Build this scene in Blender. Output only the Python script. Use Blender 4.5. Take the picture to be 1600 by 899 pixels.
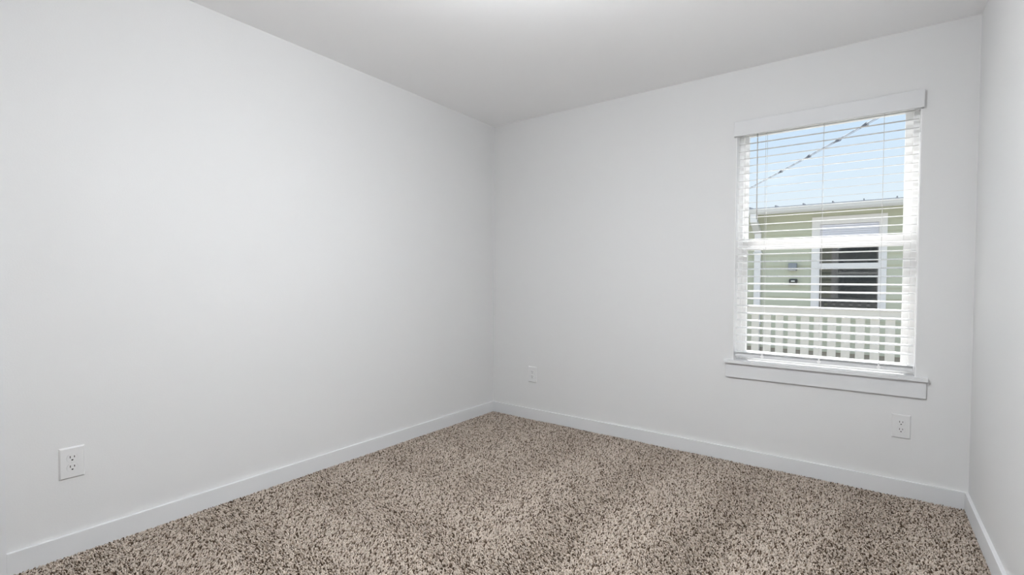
import bpy, bmesh, math, random
import numpy as np
from mathutils import Matrix, Vector

random.seed(7)
rng = np.random.default_rng(11)
for o in list(bpy.data.objects):
    bpy.data.objects.remove(o)
scene = bpy.context.scene
COL = scene.collection

# ------------------------------------------------------------------ camera
# metres; the far left corner of the room is the origin, the window wall runs
# along +x (y = 0), the left wall along -y (x = 0), z = 0 is the carpet surface
W, H, DEPTH = 3.03, 2.44, 4.45
CAM = Vector((2.6118, -3.2857, 1.1252))
F_PX, YAW, PITCH, ROLL, OFF_Y = 759.43, -0.6337, -0.0240, 0.0058, 7.59
fw = Vector((math.sin(YAW) * math.cos(PITCH), math.cos(YAW) * math.cos(PITCH), math.sin(PITCH)))
rt = Vector((math.cos(YAW), -math.sin(YAW), 0))
up = rt.cross(fw)
r2 = math.cos(ROLL) * rt + math.sin(ROLL) * up
u2 = -math.sin(ROLL) * rt + math.cos(ROLL) * up
cam = bpy.data.cameras.new('camera')
cam.sensor_width = 36.0
cam.lens = F_PX / 1600 * 36.0
cam.shift_y = OFF_Y / 1600
cam.clip_start = 0.02
cam_ob = bpy.data.objects.new('camera', cam)
m = Matrix((r2, u2, -fw)).transposed().to_4x4()
m.translation = CAM
cam_ob.matrix_world = m
COL.objects.link(cam_ob)
scene.camera = cam_ob

# ------------------------------------------------------------------ sky, sun, exposure
world = bpy.data.worlds.new('sky')
scene.world = world
world.use_nodes = True
nt = world.node_tree
nt.nodes.clear()
tc = nt.nodes.new('ShaderNodeTexCoord')
sx = nt.nodes.new('ShaderNodeSeparateXYZ')
rp = nt.nodes.new('ShaderNodeValToRGB')
bg = nt.nodes.new('ShaderNodeBackground')
wo = nt.nodes.new('ShaderNodeOutputWorld')
el = rp.color_ramp.elements
el[0].position = 0.0;  el[0].color = (0.90, 0.96, 1.0, 1)
el[1].position = 1.0;  el[1].color = (0.50, 0.70, 1.0, 1)
for pos, c in ((0.13, (0.80, 0.91, 0.99, 1)), (0.30, (0.60, 0.79, 1.0, 1))):
    e = el.new(pos); e.color = c
nt.links.new(tc.outputs['Generated'], sx.inputs[0])
nt.links.new(sx.outputs['Z'], rp.inputs[0])
nt.links.new(rp.outputs[0], bg.inputs[0])
nt.links.new(bg.outputs[0], wo.inputs[0])
bg.inputs[1].default_value = 1.0

sun = bpy.data.lights.new('sun', 'SUN')
sun.energy = 11.5
sun.angle = math.radians(3)
sun.color = (1.0, 0.97, 0.92)
sun_ob = bpy.data.objects.new('sun', sun)
sun_ob.rotation_euler = Vector((0.16, -0.50, -0.85)).to_track_quat('-Z', 'Y').to_euler()
COL.objects.link(sun_ob)

vs = scene.view_settings
vs.view_transform = 'Standard'
vs.look = 'None'
vs.gamma = 1.0
vs.exposure = 0.0
vs.use_curve_mapping = False
LAMP = 81.0          # emission strength of the ceiling lamp's diffuser
scene.cycles.max_bounces = 12
scene.cycles.diffuse_bounces = 8
scene.cycles.transparent_max_bounces = 16


# ------------------------------------------------------------------ helpers
def mat(name, col, rough=0.6, bump=0.0, bscale=200.0, var=0.0, vscale=3.0, spec=0.5, metal=0.0):
    """principled material with an optional fine noise relief and a faint colour mottle"""
    M = bpy.data.materials.new(name)
    M.use_nodes = True
    n = M.node_tree.nodes; l = M.node_tree.links
    b = n['Principled BSDF']
    b.inputs['Roughness'].default_value = rough
    b.inputs['Metallic'].default_value = metal
    b.inputs['Specular IOR Level'].default_value = spec
    t = n.new('ShaderNodeTexCoord')
    ns = n.new('ShaderNodeTexNoise'); ns.inputs['Scale'].default_value = vscale; ns.inputs['Detail'].default_value = 3
    r = n.new('ShaderNodeValToRGB')
    r.color_ramp.elements[0].color = tuple(c * (1 - var) for c in col) + (1,)
    r.color_ramp.elements[1].color = tuple(min(1, c * (1 + var)) for c in col) + (1,)
    l.new(t.outputs['Object'], ns.inputs['Vector'])
    l.new(ns.outputs['Fac'], r.inputs[0])
    l.new(r.outputs[0], b.inputs['Base Color'])
    if bump:
        nb = n.new('ShaderNodeTexNoise'); nb.inputs['Scale'].default_value = bscale; nb.inputs['Detail'].default_value = 2
        bp = n.new('ShaderNodeBump'); bp.inputs['Strength'].default_value = bump; bp.inputs['Distance'].default_value = 0.002
        l.new(t.outputs['Object'], nb.inputs['Vector'])
        l.new(nb.outputs['Fac'], bp.inputs['Height'])
        l.new(bp.outputs[0], b.inputs['Normal'])
    return M


M = {}
M['wall'] = mat('wall_paint', (0.71, 0.71, 0.71), 0.75, 0.12, 160, 0.006, 2, 0.3)
M['ceiling'] = mat('ceiling_paint', (0.91, 0.91, 0.915), 0.85, 0.15, 140, 0.006, 2, 0.2)
M['trim'] = mat('trim_paint', (0.70, 0.705, 0.715), 0.6, 0.03, 60, 0.004, 2, 0.25)
M['vinyl'] = mat('white_vinyl', (0.92, 0.92, 0.92), 0.35, 0.0, 60, 0.004, 4)
M['plastic'] = mat('outlet_plastic', (0.72, 0.72, 0.72), 0.35, 0.0, 60, 0.003, 8)
M['dark'] = mat('dark_slot', (0.012, 0.011, 0.010), 0.6, 0.0, 60, 0.1, 30)
M['steel'] = mat('brushed_steel', (0.55, 0.55, 0.55), 0.35, 0.05, 300, 0.03, 20, 0.5, 0.9)
M['cord'] = mat('blind_cord', (0.62, 0.62, 0.62), 0.8, 0.1, 900, 0.05, 200)
M['wand'] = mat('clear_grey_wand', (0.62, 0.61, 0.60), 0.25, 0.0, 60, 0.03, 20)
M['green'] = mat('green_siding', (0.555, 0.565, 0.46), 0.65, 0.25, 40, 0.03, 1.5, 0.3)
M['white_ext'] = mat('white_exterior_paint', (0.82, 0.80, 0.81), 0.55, 0.05, 60, 0.02, 2)
M['gutter'] = mat('grey_white_gutter', (0.66, 0.66, 0.67), 0.45, 0.0, 60, 0.02, 2)
M['soffit'] = mat('soffit', (0.60, 0.60, 0.58), 0.7, 0.0, 60, 0.02, 2)
M['roof'] = mat('grey_metal_roof', (0.30, 0.31, 0.34), 0.45, 0.0, 60, 0.03, 1, 0.5, 0.3)
M['skirting'] = mat('taupe_skirting', (0.36, 0.33, 0.28), 0.8, 0.2, 30, 0.06, 4)
M['fence'] = mat('white_fence_paint', (0.55, 0.54, 0.545), 0.6, 0.1, 50, 0.03, 3)
M['ground'] = mat('gravel_ground', (0.36, 0.34, 0.31), 0.95, 0.6, 30, 0.3, 18)
M['box_grey'] = mat('grey_box', (0.27, 0.29, 0.33), 0.5, 0.0, 60, 0.04, 10)
M['box_dark'] = mat('charcoal_cover', (0.06, 0.06, 0.06), 0.3, 0.0, 60, 0.05, 10)
M['lens'] = mat('clear_lens', (0.8, 0.8, 0.8), 0.1, 0.0, 60, 0.02, 10)
M['cable'] = mat('grey_cable', (0.50, 0.52, 0.55), 0.6, 0.1, 80, 0.08, 4)
M['clamp'] = mat('dark_clamp', (0.20, 0.21, 0.23), 0.5, 0.0, 60, 0.05, 10)
M['pole'] = mat('weathered_pole', (0.26, 0.20, 0.15), 0.9, 0.4, 20, 0.15, 5)
M['shade'] = mat('sky_tinted_white_shade', (0.80, 0.80, 0.90), 0.8, 0.0, 60, 0.03, 10)  # white blind; the bluish tint of skylight is put into its colour
M['interior_dark'] = mat('dim_interior', (0.03, 0.03, 0.035), 0.9, 0.0, 60, 0.1, 3)
M['door'] = mat('door_paint', (0.82, 0.82, 0.82), 0.45, 0.03, 60, 0.004, 2)

# dark window pane of the neighbouring house: glossy, it mirrors this house's siding
g = mat('dark_reflective_glass', (0.015, 0.02, 0.022), 0.03, 0.0, 60, 0.1, 2)
g.node_tree.nodes['Principled BSDF'].inputs['IOR'].default_value = 1.7
M['pane_dark'] = g

# blind slats: white, faintly translucent
s = bpy.data.materials.new('white_faux_wood_slat')
s.use_nodes = True
n = s.node_tree.nodes; l = s.node_tree.links
b = n['Principled BSDF']; b.inputs['Roughness'].default_value = 0.4
ns = n.new('ShaderNodeTexNoise'); ns.inputs['Scale'].default_value = 40
r = n.new('ShaderNodeValToRGB')
r.color_ramp.elements[0].color = (0.885, 0.885, 0.885, 1); r.color_ramp.elements[1].color = (0.905, 0.905, 0.905, 1)
l.new(ns.outputs['Fac'], r.inputs[0]); l.new(r.outputs[0], b.inputs['Base Color'])
tr = n.new('ShaderNodeBsdfTranslucent'); tr.inputs[0].default_value = (0.9, 0.9, 0.9, 1)
mx = n.new('ShaderNodeMixShader'); mx.inputs[0].default_value = 0.4
l.new(b.outputs[0], mx.inputs[1]); l.new(tr.outputs[0], mx.inputs[2])
l.new(mx.outputs[0], n['Material Output'].inputs['Surface'])
M['slat'] = s

# clear window glass: straight-through with a faint reflection
s = bpy.data.materials.new('clear_window_glass')
s.use_nodes = True
n = s.node_tree.nodes; l = s.node_tree.links
n.remove(n['Principled BSDF'])
tp = n.new('ShaderNodeBsdfTransparent'); tp.inputs[0].default_value = (0.985, 0.99, 0.99, 1)
gl = n.new('ShaderNodeBsdfGlossy'); gl.inputs['Roughness'].default_value = 0.12
fr = n.new('ShaderNodeFresnel'); fr.inputs['IOR'].default_value = 1.05
mx = n.new('ShaderNodeMixShader')
l.new(fr.outputs[0], mx.inputs[0]); l.new(tp.outputs[0], mx.inputs[1]); l.new(gl.outputs[0], mx.inputs[2])
l.new(mx.outputs[0], n['Material Output'].inputs['Surface'])
M['glass'] = s

# lamp diffuser
s = bpy.data.materials.new('glowing_opal_diffuser')
s.use_nodes = True
n = s.node_tree.nodes; l = s.node_tree.links
n.remove(n['Principled BSDF'])
em = n.new('ShaderNodeEmission'); em.inputs[0].default_value = (0.94, 0.975, 1.0, 1); em.inputs[1].default_value = LAMP
l.new(em.outputs[0], n['Material Output'].inputs['Surface'])
M['lamp'] = s


def add_box(bm, x0, x1, y0, y1, z0, z1, mtx=None):
    vs_ = [bm.verts.new((x, y, z)) for x in (x0, x1) for y in (y0, y1) for z in (z0, z1)]
    for f in ((0, 1, 3, 2), (4, 6, 7, 5), (0, 4, 5, 1), (2, 3, 7, 6), (0, 2, 6, 4), (1, 5, 7, 3)):
        bm.faces.new([vs_[i] for i in f])
    if mtx is not None:
        bmesh.ops.transform(bm, matrix=mtx, verts=vs_)
    return vs_


def add_cyl(bm, p0, p1, rad, seg=10, rad2=None):
    p0, p1 = Vector(p0), Vector(p1)
    d = p1 - p0
    q = d.to_track_quat('Z', 'Y').to_matrix().to_4x4()
    q.translation = (p0 + p1) / 2
    bmesh.ops.create_cone(bm, cap_ends=True, segments=seg, radius1=rad, radius2=rad if rad2 is None else rad2,
                          depth=d.length, matrix=q)


def add_prism(bm, pts, axis, a0, a1):
    """extrude a closed 2-D outline along x or y"""
    def P(p, a):
        return (a, p[0], p[1]) if axis == 'x' else (p[0], a, p[1])
    A = [bm.verts.new(P(p, a0)) for p in pts]
    B = [bm.verts.new(P(p, a1)) for p in pts]
    bm.faces.new(A); bm.faces.new(B[::-1])
    k = len(pts)
    for i in range(k):
        bm.faces.new((A[i], B[i], B[(i + 1) % k], A[(i + 1) % k]))


def finish(name, bm, material, parent=None, bevel=0.0, smooth=False, loc=None):
    bmesh.ops.recalc_face_normals(bm, faces=bm.faces)
    if bevel:
        bmesh.ops.bevel(bm, geom=list(bm.edges), offset=bevel, segments=2, affect='EDGES', profile=0.5, clamp_overlap=True)
    if smooth:
        for f in bm.faces:
            f.smooth = True
    me = bpy.data.meshes.new(name)
    bm.to_mesh(me); bm.free()
    me.materials.append(material)
    o = bpy.data.objects.new(name, me)
    COL.objects.link(o)
    if loc is not None:
        o.location = loc
    if parent is not None:
        o.parent = parent
    return o


def box(name, x0, x1, y0, y1, z0, z1, material, parent=None, bevel=0.0):
    """a box in world metres (or in the parent's own frame)"""
    bm = bmesh.new()
    add_box(bm, x0, x1, y0, y1, z0, z1)
    return finish(name, bm, material, parent, bevel)


def boxes(name, lst, material, parent=None, bevel=0.0):
    bm = bmesh.new()
    for t in lst:
        add_box(bm, *t)
    return finish(name, bm, material, parent, bevel)


def empty(name, loc=(0, 0, 0), rz=0.0):
    o = bpy.data.objects.new(name, None)
    o.empty_display_size = 0.1
    o.location = loc
    o.rotation_euler = (0, 0, rz)
    COL.objects.link(o)
    return o


def tag(o, label, cat=None, group=None, kind=None):
    if label: o['label'] = label
    if cat: o['category'] = cat
    if group: o['group'] = group
    if kind: o['kind'] = kind
    return o


def structure(o, label, cat):
    return tag(o, label, cat, None, 'structure')


# ------------------------------------------------------------------ room shell
T = 0.16
WX0, WX1, WZ0, WZ1 = 1.928, 2.815, 0.635, 2.105        # window opening
DY0, DY1, DZ = -3.80, -3.015, 2.05                      # door opening in the left wall

wall_back = boxes('wall_back', [(-T, WX0, 0, T, -0.5, H), (WX1, W + T, 0, T, -0.5, H),
                                (WX0, WX1, 0, T, -0.5, WZ0 - 0.018), (WX0, WX1, 0, T, WZ1, H)], M['wall'])
structure(wall_back, 'white painted far wall holding the window', 'wall')
wall_left = boxes('wall_left', [(-T, 0, DY1, 0, -0.5, H), (-T, 0, -DEPTH - T, DY0, -0.5, H),
                                (-T, 0, DY0, DY1, DZ, H), (-T, 0, DY0, DY1, -0.5, -0.012)], M['wall'])
structure(wall_left, 'long blank white wall on the left', 'wall')
wall_right = boxes('wall_right', [(W, W + T, -DEPTH - T, 0, -0.5, H)], M['wall'])
structure(wall_right, 'white wall at the right edge beside the window', 'wall')
wall_rear = boxes('wall_rear', [(0, W, -DEPTH - T, -DEPTH, -0.5, H)], M['wall'])
structure(wall_rear, 'white wall opposite the window, behind the viewpoint', 'wall')
ceiling = boxes('ceiling', [(-T, W + T, -DEPTH - T, T, H, H + 0.16)], M['ceiling'])
structure(ceiling, 'flat white painted ceiling', 'ceiling')

# floor: carpet backing, with the pile as its child
fl = bpy.data.materials.new('carpet_backing')
fl.use_nodes = True
n = fl.node_tree.nodes; l = fl.node_tree.links
b = n['Principled BSDF']; b.inputs['Roughness'].default_value = 1.0; b.inputs['Specular IOR Level'].default_value = 0.05
t = n.new('ShaderNodeTexCoord')
v = n.new('ShaderNodeTexVoronoi'); v.inputs['Scale'].default_value = 130
r = n.new('ShaderNodeValToRGB')
r.color_ramp.elements[0].color = (0.10, 0.07, 0.05, 1); r.color_ramp.elements[1].color = (0.42, 0.36, 0.31, 1)
sp = n.new('ShaderNodeSeparateColor')
l.new(t.outputs['Object'], v.inputs['Vector']); l.new(v.outputs['Color'], sp.inputs[0])
l.new(sp.outputs[0], r.inputs[0]); l.new(r.outputs[0], b.inputs['Base Color'])
floor = box('floor', 0, W, -DEPTH, 0, -0.25, -0.013, fl)
structure(floor, 'floor covered with speckled brown and beige carpet', 'floor')


def carpet_pile():
    """cut-pile tufts: small leaning tapered lumps, light greige mixed with brown"""
    pitch = 0.0059
    nx, ny = int((W - 0.02) / pitch), int(3.25 / pitch)
    gx, gy = np.meshgrid(np.arange(nx), np.arange(ny))
    x = 0.012 + (gx.ravel() + 0.5 * (gy.ravel() % 2)) * pitch
    y = -0.012 - gy.ravel() * pitch
    k = x.size
    x = x + rng.uniform(-0.4, 0.4, k) * pitch
    y = y + rng.uniform(-0.4, 0.4, k) * pitch
    x = np.clip(x, 0.016, W - 0.016)
    # only the stretch of floor that a viewer here can look down on
    dx, dy = x - CAM.x, y - CAM.y
    depth = dx * fw.x + dy * fw.y
    keep = (depth > 1.35) & (y < -0.014)
    x, y = x[keep], y[keep]
    k = x.size
    # vacuum strokes: the pile leans one way and then the other in broad bands
    def wob(f, ph):
        return np.sin(f * x + ph) * np.cos(f * 0.8 * y + 2 * ph)
    sx_ = np.tanh(2.2 * np.sin(2 * math.pi * (x + 0.03 * np.sin(4 * y)) / 0.56 + 0.4))
    sy_ = np.tanh(2.2 * np.sin(2 * math.pi * (y + 0.10 * x + 0.03 * np.sin(5 * x)) / 0.50 + 1.0))
    wgt = 1 / (1 + np.exp((x + 0.9 * (y + 1.35) - 0.95 + 0.1 * wob(5, 1)) * -9))
    lay = wgt * sx_ + (1 - wgt) * sy_ + 0.30 * wob(6, 0.3) + 0.25 * wob(11, 2.1)
    lay += rng.normal(0, 0.25, k)
    lay = np.clip(lay, -1.2, 1.2)
    ang = rng.uniform(0, 2 * math.pi, k)
    h = rng.uniform(0.008, 0.0145, k)
    rad = rng.uniform(0.0023, 0.0041, k)
    lx = 0.0028 * rng.normal(0, 1, k) + 0.0010 * lay
    ly = 0.0028 * rng.normal(0, 1, k) + 0.0055 * lay
    S = 4
    V = np.zeros((k, 2 * S + 1, 3))
    for i in range(S):
        a = ang + i * 2 * math.pi / S
        V[:, i, 0] = x + np.cos(a) * rad * 0.75; V[:, i, 1] = y + np.sin(a) * rad * 0.75; V[:, i, 2] = -0.0135
        V[:, S + i, 0] = x + lx * 0.6 + np.cos(a + 0.5) * rad; V[:, S + i, 1] = y + ly * 0.6 + np.sin(a + 0.5) * rad
        V[:, S + i, 2] = -0.0135 + h * 0.68
    V[:, 2 * S, 0] = x + lx; V[:, 2 * S, 1] = y + ly; V[:, 2 * S, 2] = -0.0135 + h
    V[:, :, 0] = np.clip(V[:, :, 0], 0.0155, W - 0.0155)
    V[:, :, 1] = np.minimum(V[:, :, 1], -0.0155)
    faces = []
    for i in range(S):
        j = (i + 1) % S
        faces += [(i, j, S + j), (i, S + j, S + i), (S + i, S + j, 2 * S)]
    faces = np.array(faces)
    nf = len(faces)
    idx = (faces[None] + (np.arange(k) * (2 * S + 1))[:, None, None]).reshape(-1)
    me = bpy.data.meshes.new('carpet_pile')
    me.vertices.add(k * (2 * S + 1)); me.vertices.foreach_set('co', V.reshape(-1).astype(np.float32))
    me.loops.add(idx.size); me.loops.foreach_set('vertex_index', idx.astype(np.int32))
    me.polygons.add(k * nf)
    me.polygons.foreach_set('loop_start', (np.arange(k * nf) * 3).astype(np.int32))
    me.polygons.foreach_set('loop_total', np.full(k * nf, 3, np.int32))
    me.update(calc_edges=True)
    # each tuft is spun from light and dark yarn
    light = np.array([0.56, 0.485, 0.42]); mid = np.array([0.34, 0.275, 0.22]); dark = np.array([0.085, 0.058, 0.040])
    u = rng.random(k)
    c = np.where((u < 0.57)[:, None], light, np.where((u < 0.77)[:, None], mid, dark))
    c = c * rng.uniform(0.82, 1.15, k)[:, None]
    col = np.ones((k, 2 * S + 1, 4), np.float32)
    col[:, :, :3] = c[:, None, :]
    at = me.color_attributes.new('yarn', 'FLOAT_COLOR', 'POINT')
    at.data.foreach_set('color', col.reshape(-1))
    mt = bpy.data.materials.new('carpet_yarn')
    mt.use_nodes = True
    n = mt.node_tree.nodes; l = mt.node_tree.links
    b = n['Principled BSDF']
    b.inputs['Roughness'].default_value = 0.9; b.inputs['Specular IOR Level'].default_value = 0.15
    a = n.new('ShaderNodeAttribute'); a.attribute_name = 'yarn'
    l.new(a.outputs['Color'], b.inputs['Base Color'])
    me.materials.append(mt)
    o = bpy.data.objects.new('carpet_pile', me)
    COL.objects.link(o)
    o.parent = floor
    tag(o, 'speckled beige and brown cut-pile carpet with vacuum marks', None, None, 'stuff')


carpet_pile()

# baseboards (square-edged, 83 mm)
BH, BT = 0.082, 0.015
structure(box('baseboard_back', 0, W, -BT, 0, -0.013, BH, M['trim'], None, 0.0015), 'white flat baseboard along the window wall', 'baseboard')
structure(box('baseboard_left', 0, BT, -2.955, -BT, -0.013, BH, M['trim'], None, 0.0015), 'white flat baseboard along the left wall', 'baseboard')
structure(box('baseboard_right', W - BT, W, -DEPTH, -BT, -0.013, BH, M['trim'], None, 0.0015), 'white flat baseboard along the right wall', 'baseboard')

# door and casing at the near end of the left wall (only its casing edge shows)
tr1 = boxes('trim_1', [(0, 0.017, DY1, -2.955, -0.013, DZ + 0.06), (0, 0.017, -3.86, DY0, -0.013, DZ + 0.06),
                       (0, 0.017, DY0, DY1, DZ, DZ + 0.06)], M['trim'], None)
structure(tr1, 'white door casing at the left edge of the left wall', 'door casing')
d1 = box('door_1', -0.075, -0.04, DY0 + 0.004, DY1 - 0.004, -0.008, DZ - 0.004, M['door'], None, 0.002)
structure(d1, 'white door beyond the casing in the left wall', 'door')
for z0, z1 in ((0.15, 0.88), (1.02, 1.92)):
    box('door_panel', -0.044, -0.036, DY0 + 0.12, DY1 - 0.12, z0, z1, M['door'], d1, 0.003)
bm = bmesh.new()
add_cyl(bm, (-0.04, DY0 + 0.07, 0.95), (-0.005, DY0 + 0.07, 0.95), 0.011, 14)
bmesh.ops.create_uvsphere(bm, u_segments=16, v_segments=10, radius=0.027, matrix=Matrix.Translation((0.012, DY0 + 0.07, 0.95)))
finish('door_knob', bm, M['steel'], d1, 0, True)

# ------------------------------------------------------------------ window
win = empty('window_1', ((WX0 + WX1) / 2, 0.0, WZ0))
structure(win, 'white single-hung window with stool and apron in the far wall', 'window')
win_inv = (-(WX0 + WX1) / 2, 0.0, -WZ0)


def wbox(name, x0, x1, y0, y1, z0, z1, material, parent=win, bevel=0.0):
    a, b_, c_ = win_inv
    return box(name, x0 + a, x1 + a, y0 + b_, y1 + b_, z0 + c_, z1 + c_, material, parent, bevel)


GX0, GX1 = 1.982, 2.757     # clear glass width
JL, JR = WX0 + 0.028, WX1 - 0.028
FY0, FY1 = 0.085, 0.165
# main frame
wbox('frame_jamb', WX0, JL, FY0, FY1, WZ0, WZ1, M['vinyl'], win, 0.002)
wbox('frame_jamb', JR, WX1, FY0, FY1, WZ0, WZ1, M['vinyl'], win, 0.002)
wbox('frame_head', JL, JR, FY0, FY1, 2.075, WZ1, M['vinyl'], win, 0.002)
wbox('frame_sill', JL, JR, FY0, FY1, WZ0, 0.655, M['vinyl'], win, 0.002)
# upper sash (outer track)
us = wbox('upper_sash', JL, GX0 - 0.004, 0.128, 0.158, 1.33, 2.075, M['vinyl'], win, 0.002)
wbox('sash_stile', GX1 - 0.002, JR, 0.128, 0.158, 1.33, 2.075, M['vinyl'], us, 0.002)
wbox('sash_rail', GX0 - 0.004, GX1 - 0.002, 0.128, 0.158, 2.052, 2.075, M['vinyl'], us, 0.002)
wbox('sash_rail', GX0 - 0.004, GX1 - 0.002, 0.128, 0.158, 1.33, 1.372, M['vinyl'], us, 0.002)
wbox('glass_pane', GX0 - 0.006, GX1, 0.141, 0.145, 1.37, 2.055, M['glass'], us)
# lower sash (inner track)
ls = wbox('lower_sash', JL, GX0, 0.094, 0.124, 0.655, 1.388, M['vinyl'], win, 0.002)
wbox('sash_stile', GX1, JR, 0.094, 0.124, 0.655, 1.388, M['vinyl'], ls, 0.002)
wbox('meeting_rail', GX0, GX1, 0.090, 0.124, 1.327, 1.388, M['vinyl'], ls, 0.003)
wbox('sash_rail', GX0, GX1, 0.094, 0.124, 0.655, 0.688, M['vinyl'], ls, 0.002)
wbox('glass_pane', GX0 - 0.002, GX1 + 0.002, 0.107, 0.111, 0.686, 1.329, M['glass'], ls)
# painted jamb liners, stool and apron
wbox('jamb_liner', WX0 - 0.001, WX0 + 0.003, 0.001, FY0, WZ0, WZ1, M['vinyl'], win)
wbox('jamb_liner', WX1 - 0.003, WX1 + 0.001, 0.001, FY0, WZ0, WZ1, M['vinyl'], win)
bm = bmesh.new()
add_box(bm, 1.880, 2.864, -0.030, 0.0, WZ0 - 0.018, WZ0)
add_box(bm, WX0, WX1, 0.0, FY0, WZ0 - 0.018, WZ0)
bmesh.ops.translate(bm, vec=win_inv, verts=bm.verts)
finish('stool', bm, M['trim'], win)
wbox('apron', 1.889, 2.858, -0.014, 0.0, 0.527, WZ0 - 0.018, M['trim'], win, 0.0012)

# ------------------------------------------------------------------ venetian blind
blind = empty('window_blind', (2.3715, 0.035, 0.657))
tag(blind, 'open white venetian blind with wide slats hanging in the window', 'window blind')
BI = (-2.3715, -0.035, -0.657)


def bbox(name, x0, x1, y0, y1, z0, z1, material, parent=blind, bevel=0.0):
    return box(name, x0 + BI[0], x1 + BI[0], y0 + BI[1], y1 + BI[1], z0 + BI[2], z1 + BI[2], material, parent, bevel)


SX0, SX1 = 1.938, 2.806
val = bbox('valance', 1.917, 2.823, -0.026, -0.014, 2.025, 2.117, M['trim'], blind, 0.003)
bbox('valance_return', 1.917, 1.929, -0.014, -0.0005, 2.025, 2.117, M['trim'], val)
bbox('valance_return', 2.811, 2.823, -0.014, -0.0005, 2.025, 2.117, M['trim'], val)
bbox('headrail', SX0, SX1, 0.008, 0.062, 2.050, 2.098, M['vinyl'], blind, 0.002)
# slats: 50 mm wide, the room edge a little lower than the window edge
TILT = math.radians(8.5)
bm = bmesh.new()
hw, ht = 0.0250, 0.0014
sec = [(-hw, -ht * .4), (-hw + .002, -ht), (hw - .002, -ht), (hw, -ht * .4), (hw, ht * .4), (hw - .002, ht), (-hw + .002, ht), (-hw, ht * .4)]
ct, st = math.cos(TILT), math.sin(TILT)
sec = [(y * ct - z * st, y * st + z * ct) for y, z in sec]
add_prism(bm, sec, 'x', (SX0 - SX1) / 2, (SX1 - SX0) / 2)
slat0 = finish('slat', bm, M['slat'], blind)
N_SLAT, PITCH_S = 29, 0.0458
for i in range(N_SLAT):
    o = slat0 if i == 0 else slat0.copy()
    if i:
        COL.objects.link(o); o.parent = blind
    o.location = ((SX0 + SX1) / 2 + BI[0], 0.036 + BI[1], 0.7445 + 0.0037 + PITCH_S * i + BI[2])
rail = bbox('bottom_rail', SX0, SX1, 0.010, 0.062, 0.657, 0.676, M['trim'], blind, 0.003)
for i in range(2):          # spare slats lying on the rail; shading put in as greyer trim paint
    o = bbox('slat', SX0, SX1, 0.011, 0.061, 0.6785 + i * 0.0055, 0.6815 + i * 0.0055, M['trim'], blind, 0.0008)
for x in (2.092, 2.386, 2.661):
    for yy in (0.0635, 0.0085):
        bm = bmesh.new()
        add_cyl(bm, (x + BI[0], yy + BI[1], 0.66 + BI[2]), (x + BI[0], yy + BI[1], 2.052 + BI[2]), 0.0009, 6)
        lc = finish('ladder_cord', bm, M['cord'], blind)
    bm = bmesh.new()        # rungs under every slat
    for i in range(N_SLAT):
        z = 0.7445 + 0.0016 + PITCH_S * i + BI[2]
        add_cyl(bm, (x + BI[0], 0.0085 + BI[1], z - 0.0037), (x + BI[0], 0.0635 + BI[1], z + 0.0037), 0.0006, 4)
    lr = finish('ladder_rung', bm, M['cord'], lc)
    lr['kind'] = 'stuff'
    bm = bmesh.new()
    add_cyl(bm, (x + BI[0], 0.0085 + BI[1], 0.668 + BI[2]), (x + BI[0], 0.0075 + BI[1], 0.668 + BI[2]), 0.0095, 14)
    add_box(bm, x - .004 + BI[0], x + .004 + BI[0], 0.007 + BI[1], 0.0105 + BI[1], 0.664 + BI[2], 0.692 + BI[2])
    finish('cord_clip', bm, M['vinyl'], rail)
bm = bmesh.new()
add_cyl(bm, (2.0470 + BI[0], 0.001 + BI[1], 2.004 + BI[2]), (2.050 + BI[0], -0.002 + BI[1], 1.520 + BI[2]), 0.0030, 8)
wand = finish('tilt_wand', bm, M['wand'], blind, 0, True)
bm = bmesh.new()
add_cyl(bm, (2.0470 + BI[0], 0.001 + BI[1], 2.000 + BI[2]), (2.0470 + BI[0], 0.004 + BI[1], 2.056 + BI[2]), 0.0016, 6)
add_cyl(bm, (2.0470 + BI[0], 0.001 + BI[1], 2.012 + BI[2]), (2.0470 + BI[0], 0.001 + BI[1], 2.030 + BI[2]), 0.0042, 8)
finish('wand_hook', bm, M['steel'], wand, 0, True)
bm = bmesh.new()
add_cyl(bm, (2.050 + BI[0], -0.002 + BI[1], 1.524 + BI[2]), (2.050 + BI[0], -0.002 + BI[1], 1.510 + BI[2]), 0.0042, 8)
finish('wand_tip', bm, M['wand'], wand, 0, True)


# ------------------------------------------------------------------ wall outlets
def d_shape(w, h):
    """outline of a duplex receptacle face: a circle cut flat at top and bottom"""
    pts = []
    R = w / 2
    a0 = math.asin(min(1, (h / 2) / R))
    for k in range(9):
        a = -a0 + 2 * a0 * k / 8
        pts.append((R * math.cos(a), R * math.sin(a)))
    for k in range(9):
        a = math.pi - a0 + 2 * a0 * k / 8
        pts.append((R * math.cos(a), R * math.sin(a)))
    return pts


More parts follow.
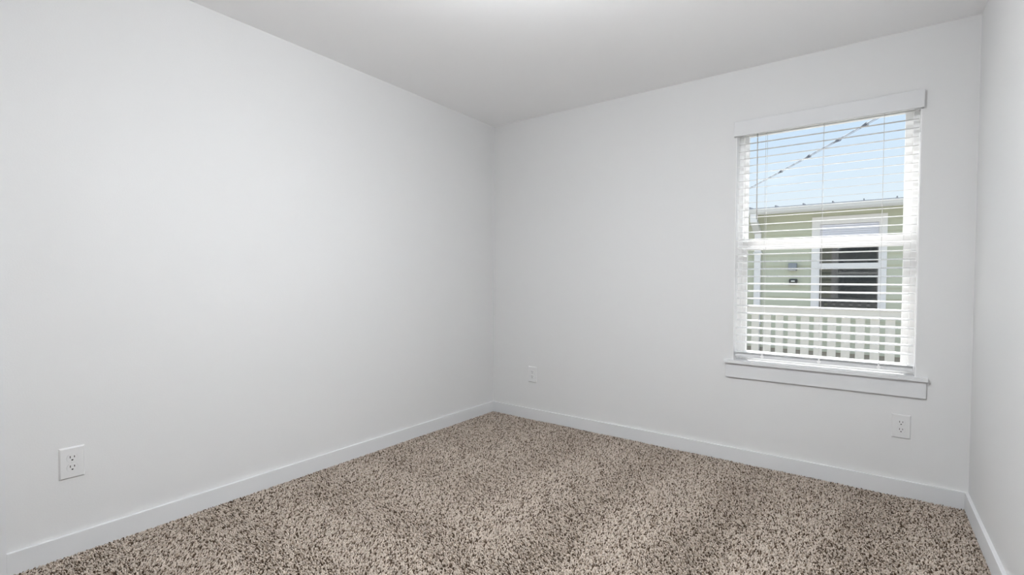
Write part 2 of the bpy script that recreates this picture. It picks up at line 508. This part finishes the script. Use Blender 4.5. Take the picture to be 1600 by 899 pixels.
def outlet(loc, rz, label):
    """local frame: face looks along -y, wall plane at y = 0, centre at the origin"""
    root = empty('wall_outlet', loc, rz)
    tag(root, label, 'outlet', 'duplex outlets on the walls')
    bm = bmesh.new()
    w, h, d = 0.040, 0.0635, 0.0065
    outer = [bm.verts.new(p) for p in ((-w, 0, -h), (w, 0, -h), (w, 0, h), (-w, 0, h))]
    mid = [bm.verts.new(p) for p in ((-w, -0.0025, -h), (w, -0.0025, -h), (w, -0.0025, h), (-w, -0.0025, h))]
    k = 0.0045
    top = [bm.verts.new(p) for p in ((-w + k, -d, -h + k), (w - k, -d, -h + k), (w - k, -d, h - k), (-w + k, -d, h - k))]
    bm.faces.new(outer); bm.faces.new(top)
    for A, B in ((outer, mid), (mid, top)):
        for i in range(4):
            bm.faces.new((A[i], A[(i + 1) % 4], B[(i + 1) % 4], B[i]))
    finish('cover_plate', bm, M['plastic'], root)
    for s_ in (1, -1):
        cz = 0.0193 * s_
        bm = bmesh.new()
        add_prism(bm, [(p[0], p[1] + cz) for p in d_shape(0.0345, 0.0285)], 'y', -0.0088, -0.006)
        rc = finish('receptacle', bm, M['plastic'], root)
        bm = bmesh.new()      # recess line around the face
        o_ = d_shape(0.0368, 0.0305); i_ = d_shape(0.0345, 0.0285)
        vo = [bm.verts.new((p[0], -0.00662, p[1] + cz)) for p in o_]
        vi = [bm.verts.new((p[0], -0.00662, p[1] + cz)) for p in i_]
        vo2 = [bm.verts.new((p[0], -0.0064, p[1] + cz)) for p in o_]
        vi2 = [bm.verts.new((p[0], -0.0064, p[1] + cz)) for p in i_]
        K = len(vo)
        for i in range(K):
            j = (i + 1) % K
            bm.faces.new((vo[i], vo[j], vi[j], vi[i])); bm.faces.new((vo2[i], vi2[i], vi2[j], vo2[j]))
            bm.faces.new((vo[i], vo2[i], vo2[j], vo[j])); bm.faces.new((vi[i], vi[j], vi2[j], vi2[i]))
        finish('face_gap', bm, M['cord'], rc)
        box('slot', -0.0078, -0.0052, -0.0091, -0.008, cz + 0.0005, cz + 0.0095, M['dark'], rc)
        box('slot', 0.0052, 0.0078, -0.0091, -0.008, cz + 0.0012, cz + 0.0088, M['dark'], rc)
        bm = bmesh.new()
        pts = [(0.0031 * math.cos(a), 0.0031 * math.sin(a)) for a in [math.pi * (1 + q / 8) for q in range(9)]] + [(0.0031, 0.0022), (-0.0031, 0.0022)]
        add_prism(bm, [(p[0], p[1] + cz - 0.0075) for p in pts], 'y', -0.0091, -0.008)
        finish('ground_hole', bm, M['dark'], rc)
    bm = bmesh.new()
    add_cyl(bm, (0, -0.006, 0), (0, -0.0078, 0), 0.0032, 14)
    sc = finish('screw', bm, M['plastic'], root)
    box('screw_slot', -0.0026, 0.0026, -0.0080, -0.0076, -0.0004, 0.0004, M['cord'], sc)
    return root


outlet((0.0, -2.762, 0.373), math.pi / 2, 'white duplex outlet low on the left wall')
outlet((0.413, 0.0, 0.362), 0.0, 'small white duplex outlet on the window wall near the far corner')
outlet((2.7615, 0.0, 0.366), 0.0, 'white duplex outlet below the right end of the window apron')

# ------------------------------------------------------------------ ceiling lamp (unseen above the frame, placed and hung to even out wall and ceiling light)
lamp = empty('ceiling_light', (1.80, -2.16, H))
tag(lamp, 'unseen round opal ceiling light on a short stem above the room', 'ceiling light')
bm = bmesh.new()
add_cyl(bm, (0, 0, 0), (0, 0, -0.018), 0.07, 32)
pan = finish('canopy', bm, M['steel'], lamp)
bm = bmesh.new()
add_cyl(bm, (0, 0, -0.018), (0, 0, -0.18), 0.012, 14)
finish('stem', bm, M['steel'], lamp)
bm = bmesh.new()
bmesh.ops.create_uvsphere(bm, u_segments=36, v_segments=18, radius=1.0)
bmesh.ops.scale(bm, vec=(0.21, 0.21, 0.07), verts=bm.verts)
bmesh.ops.translate(bm, vec=(0, 0, -0.24), verts=bm.verts)
finish('diffuser', bm, M['lamp'], lamp, 0, True)

# ------------------------------------------------------------------ outside
structure(box('ground', -12, 16, T, 24, -0.75, -0.5, M['ground']), 'bare gravelly ground between the houses', 'ground')

# our own house outside: green lap siding and roof (mirrored in the neighbour's panes)
def lap_board(name, x0, x1, y_face, z0, hgt, out, material, parent):
    """one course of lap siding; out = -1 faces -y, +1 faces +y; thick at the bottom edge"""
    bm = bmesh.new()
    y0 = y_face
    add_prism(bm, [(y0, z0), (y0 + out * 0.022, z0), (y0 + out * 0.003, z0 + hgt + 0.02), (y0, z0 + hgt + 0.02)], 'x', x0, x1)
    return finish(name, bm, material, parent)


LAP = 0.1687
for i in range(17):
    z = -0.31 + LAP * i
    if z + LAP > H + 0.1: break
    if z + LAP < WZ0 - 0.1 or z > WZ1 + 0.05:
        lap_board('siding_board', -3.0, 6.0, T, z, LAP, 1, M['green'], wall_back)
    else:
        lap_board('siding_board', -3.0, WX0 - 0.09, T, z, LAP, 1, M['green'], wall_back)
        lap_board('siding_board', WX1 + 0.09, 6.0, T, z, LAP, 1, M['green'], wall_back)
for nm, q in (('exterior_casing', (WX0 - .09, WX0, T, T + .03, WZ0 - .09, WZ1 + .09)), ('exterior_casing', (WX1, WX1 + .09, T, T + .03, WZ0 - .09, WZ1 + .09)),
              ('exterior_casing', (WX0, WX1, T, T + .03, WZ1, WZ1 + .09)), ('exterior_casing', (WX0, WX1, T, T + .03, WZ0 - .09, WZ0))):
    box(nm, *q, M['white_ext'], wall_back)
structure(boxes('roof', [(-3.2, 6.2, -DEPTH - 0.6, 0.20, H + 0.16, H + 0.30)], M['roof']), 'grey roof over the room', 'roof')

# neighbouring house
HY = 5.75
house = empty('neighbor_house', (2.3, HY, -0.5))
tag(house, 'pale green clapboard house with white gutter seen through the window', 'house')
HI = (-2.3, -HY, 0.5)


def hbox(name, x0, x1, y0, y1, z0, z1, material, parent=house, bevel=0.0):
    return box(name, x0 + HI[0], x1 + HI[0], y0 + HI[1], y1 + HI[1], z0 + HI[2], z1 + HI[2], material, parent, bevel)


HX0, HX1 = -4.0, 9.0
NW = (1.978, 2.714, 0.732, 2.030)      # clear panes of the neighbour's window
hbox('wall_body', HX0, HX1, HY + 0.25, HY + 6, 0.0, 2.30, M['interior_dark'])
for x0, x1 in ((HX0, NW[0] - 0.02), (NW[1] + 0.02, HX1)):
    hbox('wall_sheathing', x0, x1, HY + 0.001, HY + 0.25, 0.0, 2.30, M['interior_dark'])
hbox('wall_sheathing', NW[0] - 0.02, NW[1] + 0.02, HY + 0.001, HY + 0.25, 0.0, NW[2] - 0.02, M['interior_dark'])
hbox('wall_sheathing', NW[0] - 0.02, NW[1] + 0.02, HY + 0.001, HY + 0.25, NW[3] + 0.02, 2.30, M['interior_dark'])
hbox('skirting', HX0, HX1, HY - 0.004, HY + 0.05, -0.55, 0.05, M['skirting'])
i = 0
while True:
    z = 1.390 - LAP * 8 + LAP * i
    if z > 2.20: break
    top = min(LAP, 2.29 - z)
    segs = [(HX0, HX1)] if (z + LAP + 0.02 < NW[2] + 0.01 or z > NW[3] + 0.02) else [(HX0, NW[0] - 0.05), (NW[1] + 0.05, HX1)]
    for a, b_ in segs:
        lap_board('siding_board', a + HI[0], b_ + HI[0], 0.0, z + HI[2], top, -1, M['green'], house)
    i += 1
# neighbour's window
cz = (NW[2] + NW[3]) / 2
nw = hbox('window', NW[0] - 0.112, NW[0] - 0.015, HY - 0.035, HY, NW[2] - 0.11, NW[3] + 0.12, M['white_ext'])
hbox('casing', NW[1] + 0.015, NW[1] + 0.100, HY - 0.035, HY, NW[2] - 0.11, NW[3] + 0.12, M['white_ext'], nw)
hbox('casing', NW[0] - 0.015, NW[1] + 0.015, HY - 0.035, HY, NW[3] + 0.012, NW[3] + 0.12, M['white_ext'], nw)
hbox('casing', NW[0] - 0.015, NW[1] + 0.015, HY - 0.035, HY, NW[2] - 0.11, NW[2] - 0.012, M['white_ext'], nw)
for q in ((NW[0] - 0.015, NW[0], NW[2], NW[3]), (NW[1], NW[1] + 0.015, NW[2], NW[3]),
          (NW[0] - 0.015, NW[1] + 0.015, NW[2] - 0.012, NW[2]), (NW[0] - 0.015, NW[1] + 0.015, NW[3], NW[3] + 0.012)):
    hbox('sash', q[0], q[1], HY - 0.022, HY + 0.03, q[2], q[3], M['white_ext'], nw)
hbox('meeting_rail', NW[0], NW[1], HY - 0.022, HY + 0.03, 1.345, 1.425, M['white_ext'], nw)
hbox('pane', NW[0], NW[1], HY + 0.012, HY + 0.016, NW[2], 1.345, M['pane_dark'], nw)
hbox('pane', NW[0], NW[1], HY + 0.012, HY + 0.016, 1.425, 1.78, M['pane_dark'], nw)
for k in range(9):            # gathered blind in the top of the window
    z = NW[3] - 0.030 - k * 0.029
    hbox('gathered_slat', NW[0], NW[1], HY + 0.008, HY + 0.03, z, z + 0.026, M['shade'], nw, 0.004)
# eave: soffit, fascia, gutter, roof and its standing seams
hbox('soffit', HX0 - 0.3, HX1 + 0.3, HY - 0.30, HY + 0.02, 2.285, 2.30, M['soffit'])
hbox('fascia', HX0 - 0.3, HX1 + 0.3, HY - 0.30, HY - 0.28, 2.215, 2.312, M['white_ext'])
bm = bmesh.new()
gy = -0.30
prof = [(gy, 2.218), (gy - 0.06, 2.218), (gy - 0.085, 2.245), (gy - 0.095, 2.285), (gy - 0.105, 2.290), (gy - 0.105, 2.303),
        (gy - 0.092, 2.303), (gy - 0.085, 2.290), (gy - 0.075, 2.25), (gy - 0.055, 2.226), (gy, 2.226)]
add_prism(bm, [(p[0], p[1] + HI[2]) for p in prof], 'x', HX0 - 0.3 + HI[0], HX1 + 0.3 + HI[0])
finish('gutter', bm, M['gutter'], house)
sl = math.tan(math.radians(4.0))
bm = bmesh.new()
ya, yb = -0.385, 6.3
add_prism(bm, [(ya, 2.305 + HI[2]), (yb, 2.305 + (yb - ya) * sl + HI[2]), (yb, 2.314 + (yb - ya) * sl + HI[2]), (ya, 2.314 + HI[2])], 'x',
          HX0 - 0.3 + HI[0], HX1 + 0.3 + HI[0])
roof_n = finish('roof', bm, M['roof'], house)
bm = bmesh.new()
add_prism(bm, [(ya, 2.313 + HI[2]), (yb, 2.313 + (yb - ya) * sl + HI[2]), (yb, 2.338 + (yb - ya) * sl + HI[2]), (ya, 2.338 + HI[2])], 'x', -0.008, 0.008)
seam0 = finish('standing_seam', bm, M['roof'], roof_n)
for k in range(-14, 18):
    o = seam0 if k == -14 else seam0.copy()
    if k != -14:
        COL.objects.link(o); o.parent = roof_n
    o.location = (1.396 + 0.377 * k + HI[0], 0, 0)
# downspout: outlet, slanted elbow, long leader with straps
dx0, dx1 = 1.052, 1.150
bm = bmesh.new()
add_box(bm, dx0 + HI[0] - 0.02, dx1 + HI[0] - 0.015, -0.375, -0.305, 2.09 + HI[2], 2.225 + HI[2])
ds = finish('downspout', bm, M['white_ext'], house)
bm = bmesh.new()
add_prism(bm, [(-0.375, 2.09 + HI[2]), (-0.305, 2.12 + HI[2]), (-0.012, 1.985 + HI[2]), (-0.012, 1.91 + HI[2]), (-0.09, 1.93 + HI[2])], 'x', dx0 + HI[0] - 0.012, dx1 + HI[0] - 0.008)
finish('elbow', bm, M['gutter'], ds)
hbox('leader', dx0, dx1, HY - 0.085, HY - 0.016, -0.40, 1.935, M['white_ext'], ds, 0.006)
for z in (0.42, 1.60):
    hbox('strap', dx0 - 0.015, dx1 + 0.015, HY - 0.089, HY - 0.014, z, z + 0.03, M['gutter'], ds)

# small fittings on the neighbour's siding
e = empty('wall_light', (1.616, HY - 0.0225, 1.37))
tag(e, 'small grey box-shaped light on the green siding', 'wall light')
box('back_plate', -0.05, 0.05, -0.012, 0.0, -0.06, 0.06, M['box_grey'], e)
box('housing', -0.058, 0.058, -0.10, -0.012, -0.05, 0.062, M['box_grey'], e, 0.006)
box('lens', -0.045, 0.045, -0.092, -0.02, -0.058, -0.05, M['lens'], e)
e = empty('outlet_cover', (1.625, HY - 0.0225, 1.13))
tag(e, 'black weatherproof cover box under the grey wall light', 'outlet cover')
box('body', -0.058, 0.058, -0.055, 0.0, -0.048, 0.048, M['box_dark'], e, 0.010)
box('lid', -0.048, 0.048, -0.075, -0.055, -0.035, 0.038, M['box_dark'], e, 0.008)
box('shine_patch', -0.026, 0.026, -0.079, -0.0745, 0.004, 0.024, M['lens'], e, 0.002)  # pale patch standing in for the shine on the black lid

# picket fence between the houses
FYF = 3.5
fence = empty('picket_fence', (2.2, FYF, -0.5))
tag(fence, 'white picket fence with a top rail in front of the green house', 'fence')
GAP0, FP, PW = 1.388, 0.1352, 0.086
bm = bmesh.new()
add_box(bm, -PW / 2, PW / 2, 0.0, 0.018, 0.03, 1.29)
pk0 = finish('picket', bm, M['fence'], fence)
K0, K1 = -20, 34
for k in range(K0, K1):
    o = pk0 if k == K0 else pk0.copy()
    if k != K0:
        COL.objects.link(o); o.parent = fence
    o.location = (GAP0 + FP * (k + 0.5) - 2.2, 0, 0)
xa, xb = GAP0 + FP * K0 - 2.2, GAP0 + FP * K1 - 2.2
box('rail', xa, xb, -0.020, 0.0, 1.222, 1.310, M['fence'], fence, 0.003)
box('cap_rail', xa, xb, -0.030, 0.045, 1.310, 1.325, M['fence'], fence, 0.003)
box('rail', xa, xb, 0.018, 0.056, 0.16, 0.25, M['fence'], fence, 0.003)
for k in (-18, -4, 20, 32):
    x = GAP0 + FP * (k + 0.5) - 2.2
    box('post', x - 0.042, x + 0.042, 0.018, 0.108, -0.15, 1.30, M['fence'], fence, 0.004)

# overhead cable between two utility poles
A = Vector((-1.60, 17.75, 4.6)); B = Vector((7.0, 1.04, 4.6))
def catenary(t):
    p = A.lerp(B, 0.007 + 0.986 * t)
    p.z += -0.10 * math.sin(math.pi * t) + 0.07
    return p
for P, lb in ((A, 'weathered utility pole behind the neighbouring house'), (B, 'weathered utility pole to the right of the house')):
    pole = empty('utility_pole', (P.x, P.y, -0.5))
    tag(pole, lb, 'utility pole', 'utility poles carrying the cable')
    bm = bmesh.new()
    add_cyl(bm, (0, 0, -0.1), (0, 0, 5.45), 0.10, 14, 0.075)
    finish('shaft', bm, M['pole'], pole, 0, True)
    bm = bmesh.new()
    add_cyl(bm, (0, 0, 5.10), (0.0, 0.0, 5.24), 0.09, 12)
    finish('bracket', bm, M['clamp'], pole)
cable = empty('overhead_cable', A)
tag(cable, 'grey overhead cable with dark clamps crossing the sky', 'cable')
bm = bmesh.new()
N = 40
for k in range(N):
    add_cyl(bm, catenary(k / N) - A, catenary((k + 1) / N) - A, 0.016, 8)
finish('cable_run', bm, M['cable'], cable, 0, True)
bm = bmesh.new()
off = Vector((0.0, 0.0, -0.035))
for k in range(N):
    add_cyl(bm, catenary(k / N) - A + off, catenary((k + 1) / N) - A + off, 0.008, 6)
finish('messenger_wire', bm, M['cable'], cable, 0, True)
dirv = (B - A).normalized()
for tx in (0.263, 1.174, 1.913, 2.453):
    t_ = (tx - A.x) / (B.x - A.x)
    p = catenary(t_) - A
    bm = bmesh.new()
    add_cyl(bm, p - dirv * 0.16 + off * 0.4, p + dirv * 0.10 + off * 0.4, 0.020, 10, 0.045)
    finish('cable_clamp', bm, M['clamp'], cable, 0, True)
